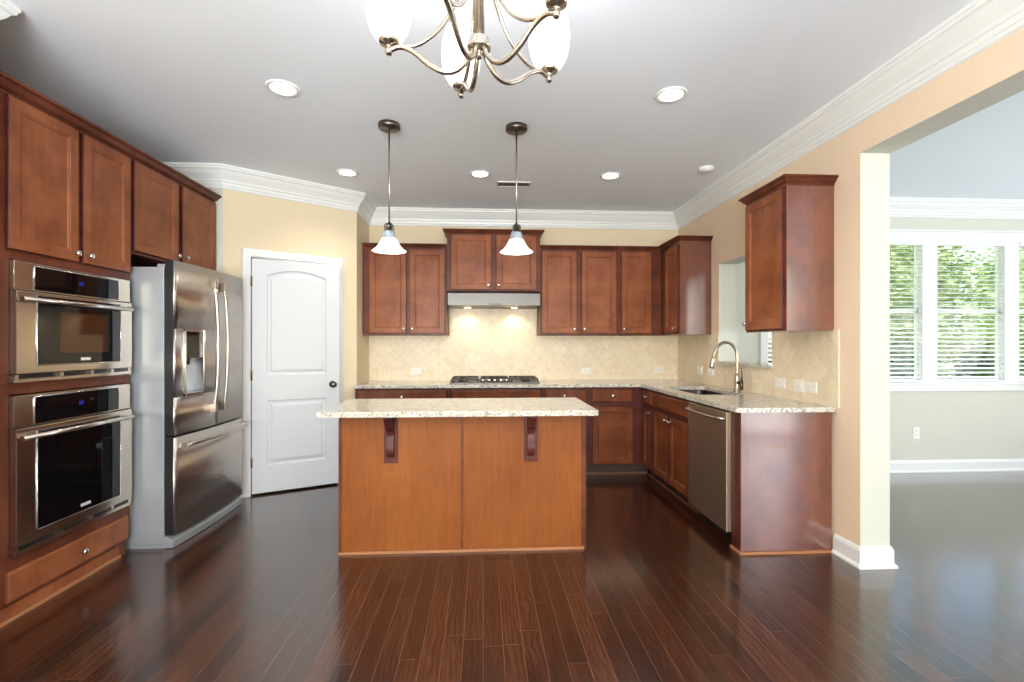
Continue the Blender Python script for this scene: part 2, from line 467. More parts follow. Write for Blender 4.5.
# east wall and rear walls with glazed openings behind the camera
bm = bm_new()
box(bm, XE, XE+.12, -.9, .0, 0, ZC); box(bm, XE, XE+.12, 3.2, YF+.14, 0, ZC); box(bm, XE, XE+.12, 0, 3.2, 0, .5); box(bm, XE, XE+.12, 0, 3.2, 2.3, ZC)
struct('wall_east', bm, 'wall_pale', label='far right wall of the adjoining room')
bm = bm_new()
box(bm, -3, -2.05, YS-.12, YS, 0, ZC); box(bm, 1.4, XR2, YS-.12, YS, 0, ZC)
box(bm, -2.05, 1.4, YS-.12, YS, 2.3, ZC)
struct('wall_rear', bm, 'wall', label='wall behind the camera with the patio glazing')
YR = -.9
bm = bm_new()
box(bm, XR2, 3.6, YR-.12, YR, 0, ZC); box(bm, 4.5, XE+.12, YR-.12, YR, 0, ZC); box(bm, 3.6, 4.5, YR-.12, YR, 2.66, ZC)
struct('wall_adjoining_rear', bm, 'wall_pale', label='rear wall of the adjoining room with a glazed door')

# crown moulding and baseboards
CP = [(0, ZC), (.10, ZC), (.10, ZC-.014), (.093, ZC-.02), (.09, ZC-.032), (.078, ZC-.04), (.066, ZC-.062), (.048, ZC-.085), (.034, ZC-.104),
      (.03, ZC-.12), (.022, ZC-.126), (.018, ZC-.15), (.012, ZC-.156), (.012, ZC-.17), (.004, ZC-.178), (0, ZC-.178)]
BP = [(0, 0), (.028, 0), (.028, .012), (.018, .024), (.015, .024), (.015, .098), (.01, .112), (.004, .122), (0, .122)]
kpath = [(XR, YS), (XR, YB), (-1.24, YB), CORN, A_, (XL, 4.206), (XL, YW), (XW, YW), (XW, YS)]
bm = bm_new(); sweep(bm, kpath, CP, closed=True)
struct('trim_1', bm, 'white', label='white crown moulding round the kitchen ceiling')
rpath = [(XE, -.9), (XE, YF), (XR2, YF), (XR2, -.9)]
bm = bm_new(); sweep(bm, rpath, CP, closed=True)
struct('trim_2', bm, 'white', label='white crown moulding in the adjoining room')
bm = bm_new(); sweep(bm, [(XE, -.9), (XE, YF), (XR2, YF), (XR2, OY1), (XR, OY1), (XR, 2.935)], BP)
struct('baseboard_right', bm, 'white', label='white baseboard wrapping the wall end and running below the windows')
bm = bm_new(); sweep(bm, [(XL+.005, YW), (XW, YW), (XW, YS)], BP)
struct('baseboard_left', bm, 'white', label='white baseboard on the near left wall corner')
bm = bm_new(); sweep(bm, [(XR, OY0), (XR2, OY0)], BP, side=-1); sweep(bm, [(XR, YS), (XR, OY0)], BP)
struct('baseboard_rear', bm, 'white')
def onA(s, out=0): return (A_[0]+math.cos(ang)*s+math.sin(ang)*out, A_[1]+math.sin(ang)*s-math.cos(ang)*out)
bm = bm_new(); sweep(bm, [onA(.145), A_], BP, post=(XL, 4.206)); sweep(bm, [CORN, onA(1.0)], BP, pre=(-1.24, 5))
struct('baseboard_pantry', bm, 'white', label='short white baseboards beside the pantry door')

# backsplash
bm = bm_new(); TT = .008
box(bm, -1.24, XR-TT, YB-TT, YB, .914, 1.40)
box(bm, -.365, .585, YB-TT, YB, 1.40, 1.86)
def rt(y0, y1, z0, z1): box(bm, XR-TT, XR, y0, y1, z0, z1)
rt(2.90, PT[0], .914, 1.40); rt(PT[0], PT[1], .914, PT[2]-.03); rt(PT[1], YB-TT, .914, 1.40)
struct('trim_3', bm, 'tile', label='beige travertine tile backsplash laid on the diagonal')

# ------------------------------------------------------------------ pantry door
MD = ang
frame = bm_new()
box(frame, D0-.062, D0+.002, -.016, .0, 0, DH+.062, .004); box(frame, D1-.002, D1+.062, -.016, 0, 0, DH+.062, .004)
box(frame, D0-.062, D1+.062, -.018, 0, DH, DH+.064, .004)
box(frame, D0-.002, D0+.004, 0, .12, 0, DH); box(frame, D1-.004, D1+.002, 0, .12, 0, DH); box(frame, D0, D1, 0, .12, DH-.006, DH+.002)
o = struct('door_casing', frame, 'white', label='white casing round the pantry door', loc=(A_[0], A_[1], 0), rot=(0, 0, ang))
hx, hy = onA(D0+.01, .012)
dr = bpy.data.objects.new('door_1', None); COL.objects.link(dr); dr.location = (hx, hy, .018); dr.rotation_euler = (0, 0, ang-math.radians(9.5))
dr['kind'] = 'structure'; dr['label'] = 'white two-panel arched pantry door standing slightly ajar'; dr['category'] = 'door'
W, H_ = .722, 2.03; T = .035
bm = bm_new()
sx0, sx1 = .115, W-.115; zb1, zm0, zm1, zt = .235, .80, 1.02, 1.945
box(bm, 0, sx0, 0, T, 0, H_); box(bm, sx1, W, 0, T, 0, H_); box(bm, sx0, sx1, 0, T, 0, zb1); box(bm, sx0, sx1, 0, T, zm0, zm1)
RISE = .055
af = arch(sx0, sx1, zm1, zt, RISE)
top = [(p[0], p[1]) for p in af(0)[2:]]
extr(bm, top+[(sx0, H_), (sx1, H_)], 0, T)
st = [(0, 0), (.010, -.010), (.026, -.010), (.04, -.003)]
for ol in (af, rect(sx0, sx1, zb1, zm0)):
    rings(bm, ol, st, back=False)
# planked centre of the upper panel
k = 7; x0, x1 = sx0+.045, sx1-.045; pw = (x1-x0)/k
for i in range(k):
    a, b = x0+i*pw+.0025, x0+(i+1)*pw-.0025
    zz = lambda x: zt-.045-RISE*((x-W/2)/((sx1-sx0)/2-.04))**2
    extr(bm, [(a, zm1+.045), (b, zm1+.045), (b, zz(b)), (a, zz(a))], .0005, .004)
rings_b = rect(sx0+.045, sx1-.045, zb1+.045, zm0-.045)
rings(bm, rings_b, [(0, -.0032), (.006, .0)], back=False)
obj('slab', bm, 'door_white', dr)
for z in (.27, 1.02, 1.83):
    bm = bm_new(); tube(bm, [(-.005, -.005, z-.042), (-.005, -.005, z+.042)], .0055, 10); box(bm, -.004, .006, -.003, -.0005, z-.04, z+.04)
    obj('hinge', bm, 'nickel_dark', dr)
bm = bm_new()
KN = Matrix.Translation((W-.06, 0, .92)) @ Matrix.Rotation(PI/2, 4, 'X')
lathe(bm, [(0, 0), (.032, 0), (.032, .006), (.012, .01), (.011, .03), (.022, .036), (.029, .048), (.027, .06), (.015, .068), (0, .07)], 24, KN)
obj('knob', bm, 'nickel_dark', dr)

# ------------------------------------------------------------------ cabinetry helpers
SHAKER = [(0, 0), (0, .016), (.003, .02), (.052, .02), (.056, .017), (.060, .017), (.066, .010)]
def door_mesh(x0, x1, z0, z1):
    bm = bm_new(); rings(bm, rect(x0, x1, z0, z1), SHAKER)
    bm.faces.ensure_lookup_table()
    for f in list(bm.faces)[1:9]: f.material_index = 1          # door sides in a darker wood to paint in their shade
    return bm
def drawer_mesh(x0, x1, z0, z1):
    bm = bm_new(); rings(bm, rect(x0, x1, z0, z1), [(0, 0), (0, .014), (.004, .018), (.012, .02)]); return bm
def knob(x, z, parent):
    bm = bm_new(); K = Matrix.Translation((x, -.02, z)) @ Matrix.Rotation(PI/2, 4, 'X')
    lathe(bm, [(0, 0), (.009, 0), (.007, .004), (.0055, .012), (.010, .017), (.0155, .021), (.0155, .026), (.010, .030), (0, .031)], 20, K)
    o = obj('knob', bm, 'chrome', parent); return o
def add_door(t, x0, x1, z0, z1, kx, kz, m='cherry'):
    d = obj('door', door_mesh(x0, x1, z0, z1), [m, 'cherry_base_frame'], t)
    if kx is not None: knob(kx, kz, d)
    return d
def add_drawer(t, x0, x1, z0, z1, kx=None, m='cherry_base'):
    d = obj('drawer', drawer_mesh(x0, x1, z0, z1), m, t)
    if kx is not None: knob(kx, (z0+z1)/2, d)
    return d
def ccrown(z, h=.05, p=.04):
    return [(-.01, z), (.004, z), (.004, z+h*.2), (p*.45, z+h*.4), (p*.75, z+h*.72), (p, z+h*.8), (p, z+h), (-.01, z+h)]
R90 = PI/2

# ---- upper cabinets on the back wall (front face of frame at y = 5.08)
YU = 5.10; DU = YB-YU-.001; UB = 1.403
def upper(label, x0, x1, z0, z1, doors, crown, pre=None, post=None, group='upper cabinets', depth=DU, yface=YU, ch=.045, cp=.035):
    t = thing('upper_cabinet', label, 'cabinet', (x0, yface, z0), 0)
    w = x1-x0; h = z1-z0
    bm = bm_new(); box(bm, 0, w, 0, depth, 0, h, .0015); obj('body', bm, 'cherry_frame', t)
    for a, b, c, d, k in doors:
        kx = b-x0-.028 if k == 'r' else a-x0+.028
        add_door(t, a-x0, b-x0, c-z0, d-z0, kx, c-z0+.045)
    bm = bm_new(); sweep(bm, [(p[0]-x0, p[1]-yface) for p in crown], ccrown(h-.012, ch, cp), pre=(pre[0]-x0, pre[1]-yface) if pre else None, post=(post[0]-x0, post[1]-yface) if post else None, side=-1)
    obj('crown_moulding', bm, 'cherry_frame', t)
    return t
ZT = 2.312
upper('two-door cherry wall cabinet left of the range hood, beside the pantry side wall', -1.232, -.378, UB, ZT,
      [(-1.165, -.789, 1.424, 2.286, 'r'), (-.757, -.395, 1.424, 2.286, 'l')], [(-1.232, YU), (-.378, YU)])
upper('raised two-door cherry cabinet directly above the stainless range hood', -.372, .592, 1.852, 2.452,
      [(-.33, .083, 1.872, 2.434, 'r'), (.133, .549, 1.872, 2.434, 'l')], [(-.372, YB-.003), (-.372, 5.05), (.592, 5.05), (.592, YB-.003)], depth=YB-5.05-.001, yface=5.05, ch=.05, cp=.04)
upper('two-door cherry wall cabinet just right of the range hood', .598, 1.424, UB, ZT,
      [(.612, .982, 1.424, 2.286, 'r'), (1.033, 1.404, 1.424, 2.286, 'l')], [(.598, YU), (1.424, YU)])
XU = 1.892
upper('single-door cherry wall cabinet on the back wall next to the inside corner', 1.426, 2.19, UB, ZT,
      [(1.457, 1.779, 1.424, 2.286, 'l')], [(1.426, YU), (XU, YU)], post=(XU, 4.5))
# ---- upper cabinets on the right wall (face towards -x)
def upper_right(label, y0, y1, z0, z1, door, crown, pre, kside, ch):
    t = thing('upper_cabinet', label, 'cabinet', (XU, y1, z0), -R90)      # local x runs towards the camera
    w = y1-y0; h = z1-z0; d = XR-XU-.001
    bm = bm_new(); box(bm, 0, w, 0, d, 0, h, .0015); obj('body', bm, 'cherry_end', t)
    bm = bm_new(); box(bm, -.0, w-.0015, -.0016, .0, .002, h-.002); obj('face_frame', bm, 'cherry_frame', t)
    a, b = y1-door[1], y1-door[0]
    add_door(t, a, b, door[2]-z0, door[3]-z0, a+.028 if kside == 'l' else b-.028, door[2]-z0+.045)
    bm = bm_new(); sweep(bm, crown, ccrown(h-.012, ch, .04), pre=pre, side=-1); obj('crown_moulding', bm, 'cherry_frame', t)
    return t
upper_right('cherry corner wall cabinet on the right wall, between back-wall cabinets and pass-through', 4.60, 5.098, UB, ZT,
            (4.625, 4.96, 1.424, 2.27), [(0, 0), (.498, 0), (.498, .309)], (0, -.35), 'r', .048)
upper_right('single-door cherry wall cabinet near the camera, between pass-through and cased opening', 2.945, 3.41, 1.39, 2.313,
            (2.965, 3.395, 1.405, 2.288), [(0, .309), (0, 0), (.465, 0), (.465, .309)], None, 'l', .056)

# ---- left tall cabinets (face towards +x at x = -2.23)
XF = -2.23
def left_thing(name, label, cat, y0, z=0): return thing(name, label, cat, (XF, y0, z), R90)   # local x -> +y
OV0, OV1 = 2.30, 3.222
t = left_thing('oven_cabinet', 'tall cherry cabinet housing the two stacked wall ovens', 'cabinet', OV0)
w = OV1-OV0; q = lambda y: y-OV0
bm = bm_new()
dp = XF-XL-.001
box(bm, 0, q(2.437), 0, dp, .0, 2.50); box(bm, q(3.196), w, 0, dp, .09, 2.50)           # sides round the ovens
box(bm, q(2.437), q(3.196), 0, dp, 1.71, 2.50); box(bm, q(2.437), q(3.196), 0, dp, 1.066, 1.118); box(bm, q(2.437), q(3.196), 0, dp, .0, .302)
box(bm, q(2.437), q(3.196), .45, dp, .302, 1.71)
obj('body', bm, 'cherry_frame', t)
add_door(t, q(2.416), q(2.812), 1.755, 2.475, q(2.812)-.028, 1.80)
add_door(t, q(2.845), q(3.208), 1.755, 2.475, q(2.845)+.028, 1.80)
add_drawer(t, q(2.416), q(3.19), .092, .235, q(2.83), 'cherry')
bm = bm_new(); box(bm, 0, q(3.13), -.004, 0, 0, .07, .001); obj('base_rail', bm, 'cherry', t)
bm = bm_new(); box(bm, 0, q(3.13), -.016, -.004, 0, .016, .003); obj('shoe_moulding', bm, 'shoe', t)
bm = bm_new(); sweep(bm, [(0, 0), (w, 0)], ccrown(2.478, .06, .06), side=-1); obj('crown_moulding', bm, 'cherry_frame', t)
FR0, FR1 = 3.224, 4.20
t = left_thing('fridge_cabinet', 'two-door cherry cabinet above the refrigerator', 'cabinet', FR0, 1.885)
q = lambda y: y-FR0; h = 2.50-1.885
bm = bm_new(); box(bm, 0, FR1-FR0, 0, dp, 0, h, .0015); obj('body', bm, 'cherry_frame', t)
add_door(t, q(3.243), q(3.693), .018, 2.475-1.885, q(3.693)-.028, .062)
add_door(t, q(3.741), q(4.187), .018, 2.475-1.885, q(3.741)+.028, .062)
bm = bm_new(); sweep(bm, [(0, 0), (FR1-FR0, 0)], ccrown(h-.022, .06, .06), side=-1); obj('crown_moulding', bm, 'cherry_frame', t)

# ---- wall ovens
def oven(label, z0, z1, zc, gz0, gz1, hz, kind):
    Y0 = 2.437; wd = .758
    t = thing('wall_oven', label, 'oven', (XF, Y0, z0), R90)
    H0 = z1-z0; c = zc-z0; a, b = .108, .655
    bm = bm_new(); box(bm, .004, wd-.004, 0, .44, .004, H0-.004); obj('chassis', bm, 'steel_dark', t)
    bm = bm_new(); box(bm, .0, wd, -.022, -.0005, c+.006, H0, .003); p = obj('control_panel', bm, 'steel_oven', t)
    bm = bm_new(); box(bm, a, b, -.0255, -.0215, c+.012, H0-.016, .0015); g = obj('control_glass', bm, 'glass_black', p)
    bm = bm_new(); tube(bm, [(a-.004, -.024, c+.012), (a-.004, -.024, H0-.022), (a+.002, -.024, H0-.013), (b-.002, -.024, H0-.013), (b+.004, -.024, H0-.022), (b+.004, -.024, c+.012)], .0032, 8)
    obj('chrome_bead', bm, 'chrome', p)
    bm = bm_new()
    zd = (c+H0)/2+.005; xd = .37
    for i in range(2):
        x = xd+i*.016
        box(bm, x, x+.003, -.0262, -.0256, zd-.012, zd+.012); box(bm, x+.008, x+.011, -.0262, -.0256, zd-.012, zd+.012); box(bm, x, x+.011, -.0262, -.0256, zd-.002, zd+.001)
    obj('display', bm, 'display', p)
    vent = .042
    bm = bm_new(); box(bm, .0, wd, -.034, -.0005, vent, c, .004); d = obj('oven_door', bm, 'steel_oven', t)
    bm = bm_new(); box(bm, a, b, -.0375, -.0335, gz0-z0, gz1-z0, .0015); obj('door_glass', bm, 'glass_black', d)
    bm = bm_new(); A0, B0, C0, D0_ = a-.004, b+.004, gz0-z0-.004, gz1-z0+.004
    tube(bm, [(A0, -.036, D0_), (A0, -.036, C0+.008), (A0+.008, -.036, C0), (B0-.008, -.036, C0), (B0, -.036, C0+.008), (B0, -.036, D0_)], .003, 8)
    obj('glass_bead', bm, 'chrome', d)
    if kind == 'micro':
        bm = bm_new(); box(bm, .235, .56, -.0382, -.0372, gz0-z0+.055, gz1-z0-.07, .0005); obj('inner_window', bm, 'glass_brown', d)
    bm = bm_new(); zz = gz0-z0+.02 if kind == 'micro' else gz0-z0+.03
    box(bm, .365, .43, -.0392, -.0376, zz-.007, zz+.009, .001); obj('badge', bm, 'badge', d)
    hh = hz-z0
    bm = bm_new(); tube(bm, [(-.018, -.075, hh), (wd-.055, -.075, hh)], .0125, 16)
    for x in (.03, wd-.09): tube(bm, [(x, -.03, hh), (x, -.075, hh)], .011, 12)
    obj('handle', bm, 'steel_oven', d)
    bm = bm_new(); box(bm, -.006, wd+.004, -.03, -.0005, 0, .02, .003)
    for x in (.0, .25, .45, .60, wd-.02): box(bm, x, x+.02, -.026, -.001, .018, vent-.003)
    obj('vent_trim', bm, 'steel_oven', t)
    bm = bm_new(); box(bm, .002, wd-.002, -.012, -.0006, .018, vent-.002); obj('vent_slot', bm, 'steel_dark', t)
    return t
oven('upper stainless microwave wall oven with a brown-tinted window', 1.120, 1.704, 1.562, 1.205, 1.545, 1.520, 'micro')
oven('lower stainless wall oven with tall black glass door', .304, 1.060, .902, .395, .875, .862, 'oven')

# ---- refrigerator
FY0, FW = 3.245, .895
t = thing('refrigerator', 'stainless french-door refrigerator with bottom freezer drawer', 'refrigerator', (-2.035, FY0, 0), R90)
bm = bm_new(); box(bm, 0, FW, 0, .76, .03, 1.80, .004)
box(bm, .01, FW-.01, -.0, .70, .0, .03); obj('cabinet_body', bm, 'steel_side', t)
for x in (.03, FW-.12):
    bm = bm_new(); box(bm, x, x+.09, -.03, .06, 1.80, 1.825, .004)
    obj('hinge_cover', bm, 'gray', t)
def fout(x, base=.066, bulge=.022): return base+bulge*(1-((x-FW/2)/(FW/2))**2)
def curved(bm, x0, x1, z0, z1, back=.008, n=14, r0=True, r1=True):
    xs = [x0+(x1-x0)*i/n for i in range(n+1)]
    fr = []
    for i, x in enumerate(xs):
        fr.append((x, -fout(x)))
    if r0: fr[0] = (x0, -fout(x0)+.008); fr.insert(1, (x0+.005, -fout(x0)+.001))
    if r1: fr[-1] = (x1, -fout(x1)+.008); fr.insert(-1, (x1-.005, -fout(x1)+.001))
    ring = [(x0, -back)]+fr+[(x1, -back)]
    lo = [bm.verts.new((x, y, z0)) for x, y in ring]; hi = [bm.verts.new((x, y, z1)) for x, y in ring]
    for i in range(len(ring)):
        j = (i+1) % len(ring); f = bm.faces.new((lo[i], lo[j], hi[j], hi[i])); f.smooth = (0 < i < len(ring)-2)
        if (i == 0 and r0) or (i == len(ring)-2 and r1): f.material_index = 1
    bm.faces.new(lo[::-1]); bm.faces.new(hi)
mid = FW/2; DZ0, DZ1 = .722, 1.842
dl0, dl1, dzb, dzt = .082, .29, .965, 1.405
bm = bm_new()
curved(bm, 0, mid-.003, DZ0, dzb); curved(bm, 0, mid-.003, dzt, DZ1)
curved(bm, 0, dl0, dzb, dzt, r1=False); curved(bm, dl1, mid-.003, dzb, dzt, r0=False, n=6)
ld = obj('left_door', bm, ['steel', 'steel_dark'], t)
bm = bm_new(); curved(bm, mid+.003, FW, DZ0, DZ1); rd = obj('right_door', bm, ['steel', 'steel_dark'], t)
bm = bm_new(); curved(bm, 0, FW, .085, .708, n=24); fd = obj('freezer_drawer', bm, ['steel', 'steel_dark'], t)
bm = bm_new()
for i in range(24):
    xa, xb = FW*i/24, FW*(i+1)/24
    pts = [(xa, -fout(xa, .05)), (xb, -fout(xb, .05))]
    v = [bm.verts.new(p) for p in [(xa, -fout(xa, .055), .004), (xb, -fout(xb, .055), .004), (xb, -fout(xb, .055), .045), (xa, -fout(xa, .055), .045), (xa, -fout(xa, .02), .078), (xb, -fout(xb, .02), .078), (xa, -.002, .004), (xb, -.002, .004), (xa, -.002, .078), (xb, -.002, .078)]]
    for q4 in ((0, 1, 2, 3), (3, 2, 5, 4), (6, 7, 1, 0), (4, 5, 9, 8)): bm.faces.new([v[k] for k in q4]).smooth = False
bm.verts.ensure_lookup_table()
for e in (0, 1):
    x = FW*e; bm.faces.new([bm.verts.new(p) for p in [(x, -fout(x, .055), .004), (x, -fout(x, .055), .045), (x, -fout(x, .02), .078), (x, -.002, .078), (x, -.002, .004)]])
obj('toe_grille', bm, 'steel_side', t)
bm = bm_new(); box(bm, .01, FW-.01, -.0075, 0, .09, 1.80); obj('door_gasket', bm, 'black', t)
# dispenser
yc = -fout((dl0+dl1)/2)
bm = bm_new()
box(bm, dl0, dl0+.012, yc-.006, -.012, dzb, dzt, .001); box(bm, dl1-.012, dl1, yc-.010, -.012, dzb, dzt, .001)
box(bm, dl0, dl1, yc-.008, -.012, dzt-.012, dzt, .001); box(bm, dl0, dl1, yc-.010, -.012, dzb, dzb+.016, .001)
dsp = obj('dispenser', bm, 'chrome', ld)
bm = bm_new(); box(bm, dl0+.012, dl1-.012, -.022, -.012, dzb+.016, dzt-.012); obj('dispenser_cavity', bm, 'cavity', ld)
bm = bm_new(); box(bm, dl0+.012, dl1-.012, yc+.004, -.022, dzt-.19, dzt-.012, .002); obj('dispenser_panel', bm, 'glass_black', ld)
bm = bm_new(); box(bm, dl0+.012, dl1-.012, yc-.004, -.022, dzb+.010, dzb+.024, .002); obj('drip_tray', bm, 'gray', ld)
bm = bm_new(); lathe(bm, [(0, 0), (.016, 0), (.02, .05), (0, .05)], 16, Matrix.Translation(((dl0+dl1)/2-.03, -.05, dzt-.235))); box(bm, dl0+.05, dl0+.075, -.05, -.03, dzb+.1, dzt-.23, .003)
obj('spout_lever', bm, 'black', ld)
def fridge_handle(x, par):
    bm = bm_new(); y = -fout(x)
    tube(bm, catmull([(x, y-.026, .86), (x, y-.042, 1.0), (x, y-.052, 1.29), (x, y-.042, 1.58), (x, y-.026, 1.72)], 8), .0115, 12)
    o = obj('handle', bm, 'steel', par)
    for z in (.85, 1.73):
        bm = bm_new(); box(bm, x-.015, x+.015, y-.04, y+.0, z-.03, z+.03, .004)
        obj('handle_mount', bm, 'nickel', par)
fridge_handle(mid-.07, ld); fridge_handle(mid+.06, rd)
bm = bm_new()
pts = [(x, -fout(x)-.05-.01*(1-((x-mid)/mid)**2), .655) for x in [.05+i*(FW-.1)/12 for i in range(13)]]
tube(bm, pts, .0125, 12)
for x in (.05, FW-.05): box(bm, x-.014, x+.014, -fout(x)-.055, -fout(x)+.001, .638, .672, .004)
obj('handle', bm, 'steel', fd)

# ------------------------------------------------------------------ base cabinets
YC = 4.805; XCf = 1.598; BT = .882
def base_back(label, x0, x1, parts, x1box=None):
    t = thing('base_cabinet', label, 'cabinet', (x0, YC, 0), 0)
    w = x1-x0; wb = (x1box or x1)-x0
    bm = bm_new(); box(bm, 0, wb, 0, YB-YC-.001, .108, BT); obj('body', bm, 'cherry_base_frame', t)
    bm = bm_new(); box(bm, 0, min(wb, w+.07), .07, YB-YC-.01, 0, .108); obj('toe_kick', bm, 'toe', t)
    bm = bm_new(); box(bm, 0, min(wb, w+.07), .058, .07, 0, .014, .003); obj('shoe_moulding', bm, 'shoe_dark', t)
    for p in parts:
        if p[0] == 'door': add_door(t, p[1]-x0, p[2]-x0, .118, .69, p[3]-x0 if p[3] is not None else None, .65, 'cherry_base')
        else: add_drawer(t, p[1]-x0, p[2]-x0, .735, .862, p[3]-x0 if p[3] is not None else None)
    return t
base_back('dark cherry base cabinet left of the cooktop, mostly hidden behind the island', -1.236, -.338, [('dr', -1.21, -.36, -.785), ('door', -1.21, -.80, -.83), ('door', -.77, -.36, -.74)])
base_back('dark cherry base cabinet under the gas cooktop', -.336, .590, [('dr', -.31, .565, None), ('door', -.31, .11, .08), ('door', .145, .565, .175)])
base_back('dark cherry base cabinet right of the cooktop, half hidden by the island top', .592, 1.048, [('dr', .615, 1.022, .80), ('door', .615, 1.022, .65)])
base_back('dark cherry base cabinet in the back corner with a knobbed drawer over a door', 1.05, 1.598, [('dr', 1.081, 1.486, 1.285), ('door', 1.081, 1.486, None)], 2.19)
def base_right(label, y0, y1, parts):
    t = thing('base_cabinet', label, 'cabinet', (XCf, y1, 0), -R90)
    w = y1-y0; D = XR-XCf-.001
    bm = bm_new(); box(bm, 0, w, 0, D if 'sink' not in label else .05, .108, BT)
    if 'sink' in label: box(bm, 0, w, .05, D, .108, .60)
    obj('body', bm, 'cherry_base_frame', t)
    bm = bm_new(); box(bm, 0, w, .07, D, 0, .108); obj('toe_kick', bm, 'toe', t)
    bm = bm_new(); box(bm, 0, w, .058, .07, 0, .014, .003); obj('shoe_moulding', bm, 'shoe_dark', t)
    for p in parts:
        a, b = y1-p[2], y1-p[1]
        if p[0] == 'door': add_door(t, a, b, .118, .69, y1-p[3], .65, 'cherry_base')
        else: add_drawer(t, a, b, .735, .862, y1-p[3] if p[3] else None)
    return t
base_right('narrow dark cherry base cabinet with one drawer, at the inside corner', 4.50, 4.803, [('dr', 4.535, 4.765, 4.65), ('door', 4.535, 4.765, 4.56)])
base_right('two-door dark cherry base cabinet under the sink with a false drawer front', 3.665, 4.498, [('dr', 3.69, 4.475, None), ('door', 4.10, 4.465, 4.13), ('door', 3.69, 4.07, 4.04)])
# dishwasher (between 3.06 and 3.66)
t = thing('dishwasher', 'stainless dishwasher with a bar handle beside the cherry end panel', 'dishwasher', (XCf, 3.662, 0), -R90)
bm = bm_new(); box(bm, .004, .595, .012, .57, .11, .868); obj('tub', bm, 'steel_dark', t)
bm = bm_new(); box(bm, .006, .592, -.03, .011, .092, .868, .004); d = obj('front_panel', bm, 'steel_dw', t)
bm = bm_new(); tube(bm, catmull([(.03, -.03, .822), (.05, -.06, .822), (.18, -.07, .822), (.30, -.072, .822), (.42, -.07, .822), (.55, -.06, .822), (.57, -.03, .822)], 6), .011, 12)
obj('handle', bm, 'chrome', d)
bm = bm_new(); box(bm, .004, .595, .05, .08, .004, .108); obj('toe_plate', bm, 'black', t)
# end panel
t = thing('end_panel', 'glossy cherry end panel closing the counter run beside the dishwasher', 'cabinet panel', (XCf, 3.060, 0), -R90)
w = 3.060-2.945
bm = bm_new(); box(bm, 0, w-.02, 0, .03, 0, BT, .001); obj('stile', bm, 'cherry_base_frame', t)
bm = bm_new(); box(bm, w-.02, w, 0, XR-XCf-.017, 0, BT, .001); obj('side_panel', bm, 'cherry_end', t)
bm = bm_new(); box(bm, w, w+.013, -.0, XR-XCf-.03, 0, .016, .003); box(bm, 0, w+.013, -.012, 0, 0, .016, .003); obj('shoe_moulding', bm, 'shoe', t)
bm = bm_new(); box(bm, w+.0002, w+.0008, .19, .33, .665, .669); obj('scratch', bm, 'shoe', t)

# ---- L-shaped granite countertop with sink cut-out
ZT0, ZT1 = .884, .914; XC0 = 1.558; YE = 2.92; YC0 = 4.765
SX0, SX1, SY0, SY1 = 1.672, 2.05, 3.70, 4.46
def roundrect(x0, x1, y0, y1, r, n=5):
    P = []
    for cx, cy, a0 in ((x1-r, y1-r, 0), (x0+r, y1-r, 90), (x0+r, y0+r, 180), (x1-r, y0+r, 270)):
        for k in range(n+1):
            a = math.radians(a0+90*k/n); P.append((cx+r*math.cos(a), cy+r*math.sin(a)))
    return P
t = thing('countertop', 'L-shaped speckled granite countertop along back and right walls', 'countertop', (0, 0, 0))
bm = bm_new()
outer = [(-1.238, YB-TT), (-1.238, YC0), (XC0, YC0), (XC0, YE+.012), (XC0+.012, YE), (XR-TT, YE), (XR-TT, YB-TT)]
hole = roundrect(SX0, SX1, SY0, SY1, .07)
ve = [bm.verts.new((x, y, ZT1)) for x, y in outer]; vh = [bm.verts.new((x, y, ZT1)) for x, y in hole]
ed = [bm.edges.new((a, b)) for a, b in zip(ve, ve[1:]+ve[:1])]+[bm.edges.new((a, b)) for a, b in zip(vh, vh[1:]+vh[:1])]
bmesh.ops.triangle_fill(bm, edges=ed, use_beauty=True)
r = bmesh.ops.extrude_face_region(bm, geom=list(bm.faces))
for v in [g for g in r['geom'] if isinstance(g, bmesh.types.BMVert)]: v.co.z = ZT0
bmesh.ops.recalc_face_normals(bm, faces=bm.faces)
obj('slab', bm, 'granite', t)
# sink
t = thing('sink', 'undermount stainless sink set into the granite by the faucet', 'sink', ((SX0+SX1)/2, (SY0+SY1)/2, 0))
bm = bm_new(); cx, cy = (SX0+SX1)/2, (SY0+SY1)/2
lv = [(-.002, ZT0-.001), (-.002, .74), (.02, .705), (.05, .70)]
pr_ = None
for ins, z in lv:
    cur = [bm.verts.new((x-cx, y-cy, z)) for x, y in roundrect(SX0+ins, SX1-ins, SY0+ins, SY1-ins, .07 if ins < .03 else .04)]
    if pr_:
        for i in range(len(cur)):
            f = bm.faces.new((pr_[i], pr_[(i+1) % len(cur)], cur[(i+1) % len(cur)], cur[i])); f.smooth = True
    pr_ = cur
bm.faces.new(pr_)
obj('bowl', bm, 'steel_hood', t)
bm = bm_new(); lathe(bm, [(0, .7005), (.03, .7005), (.042, .703), (.045, .7005)], 24); obj('drain', bm, 'chrome', t)
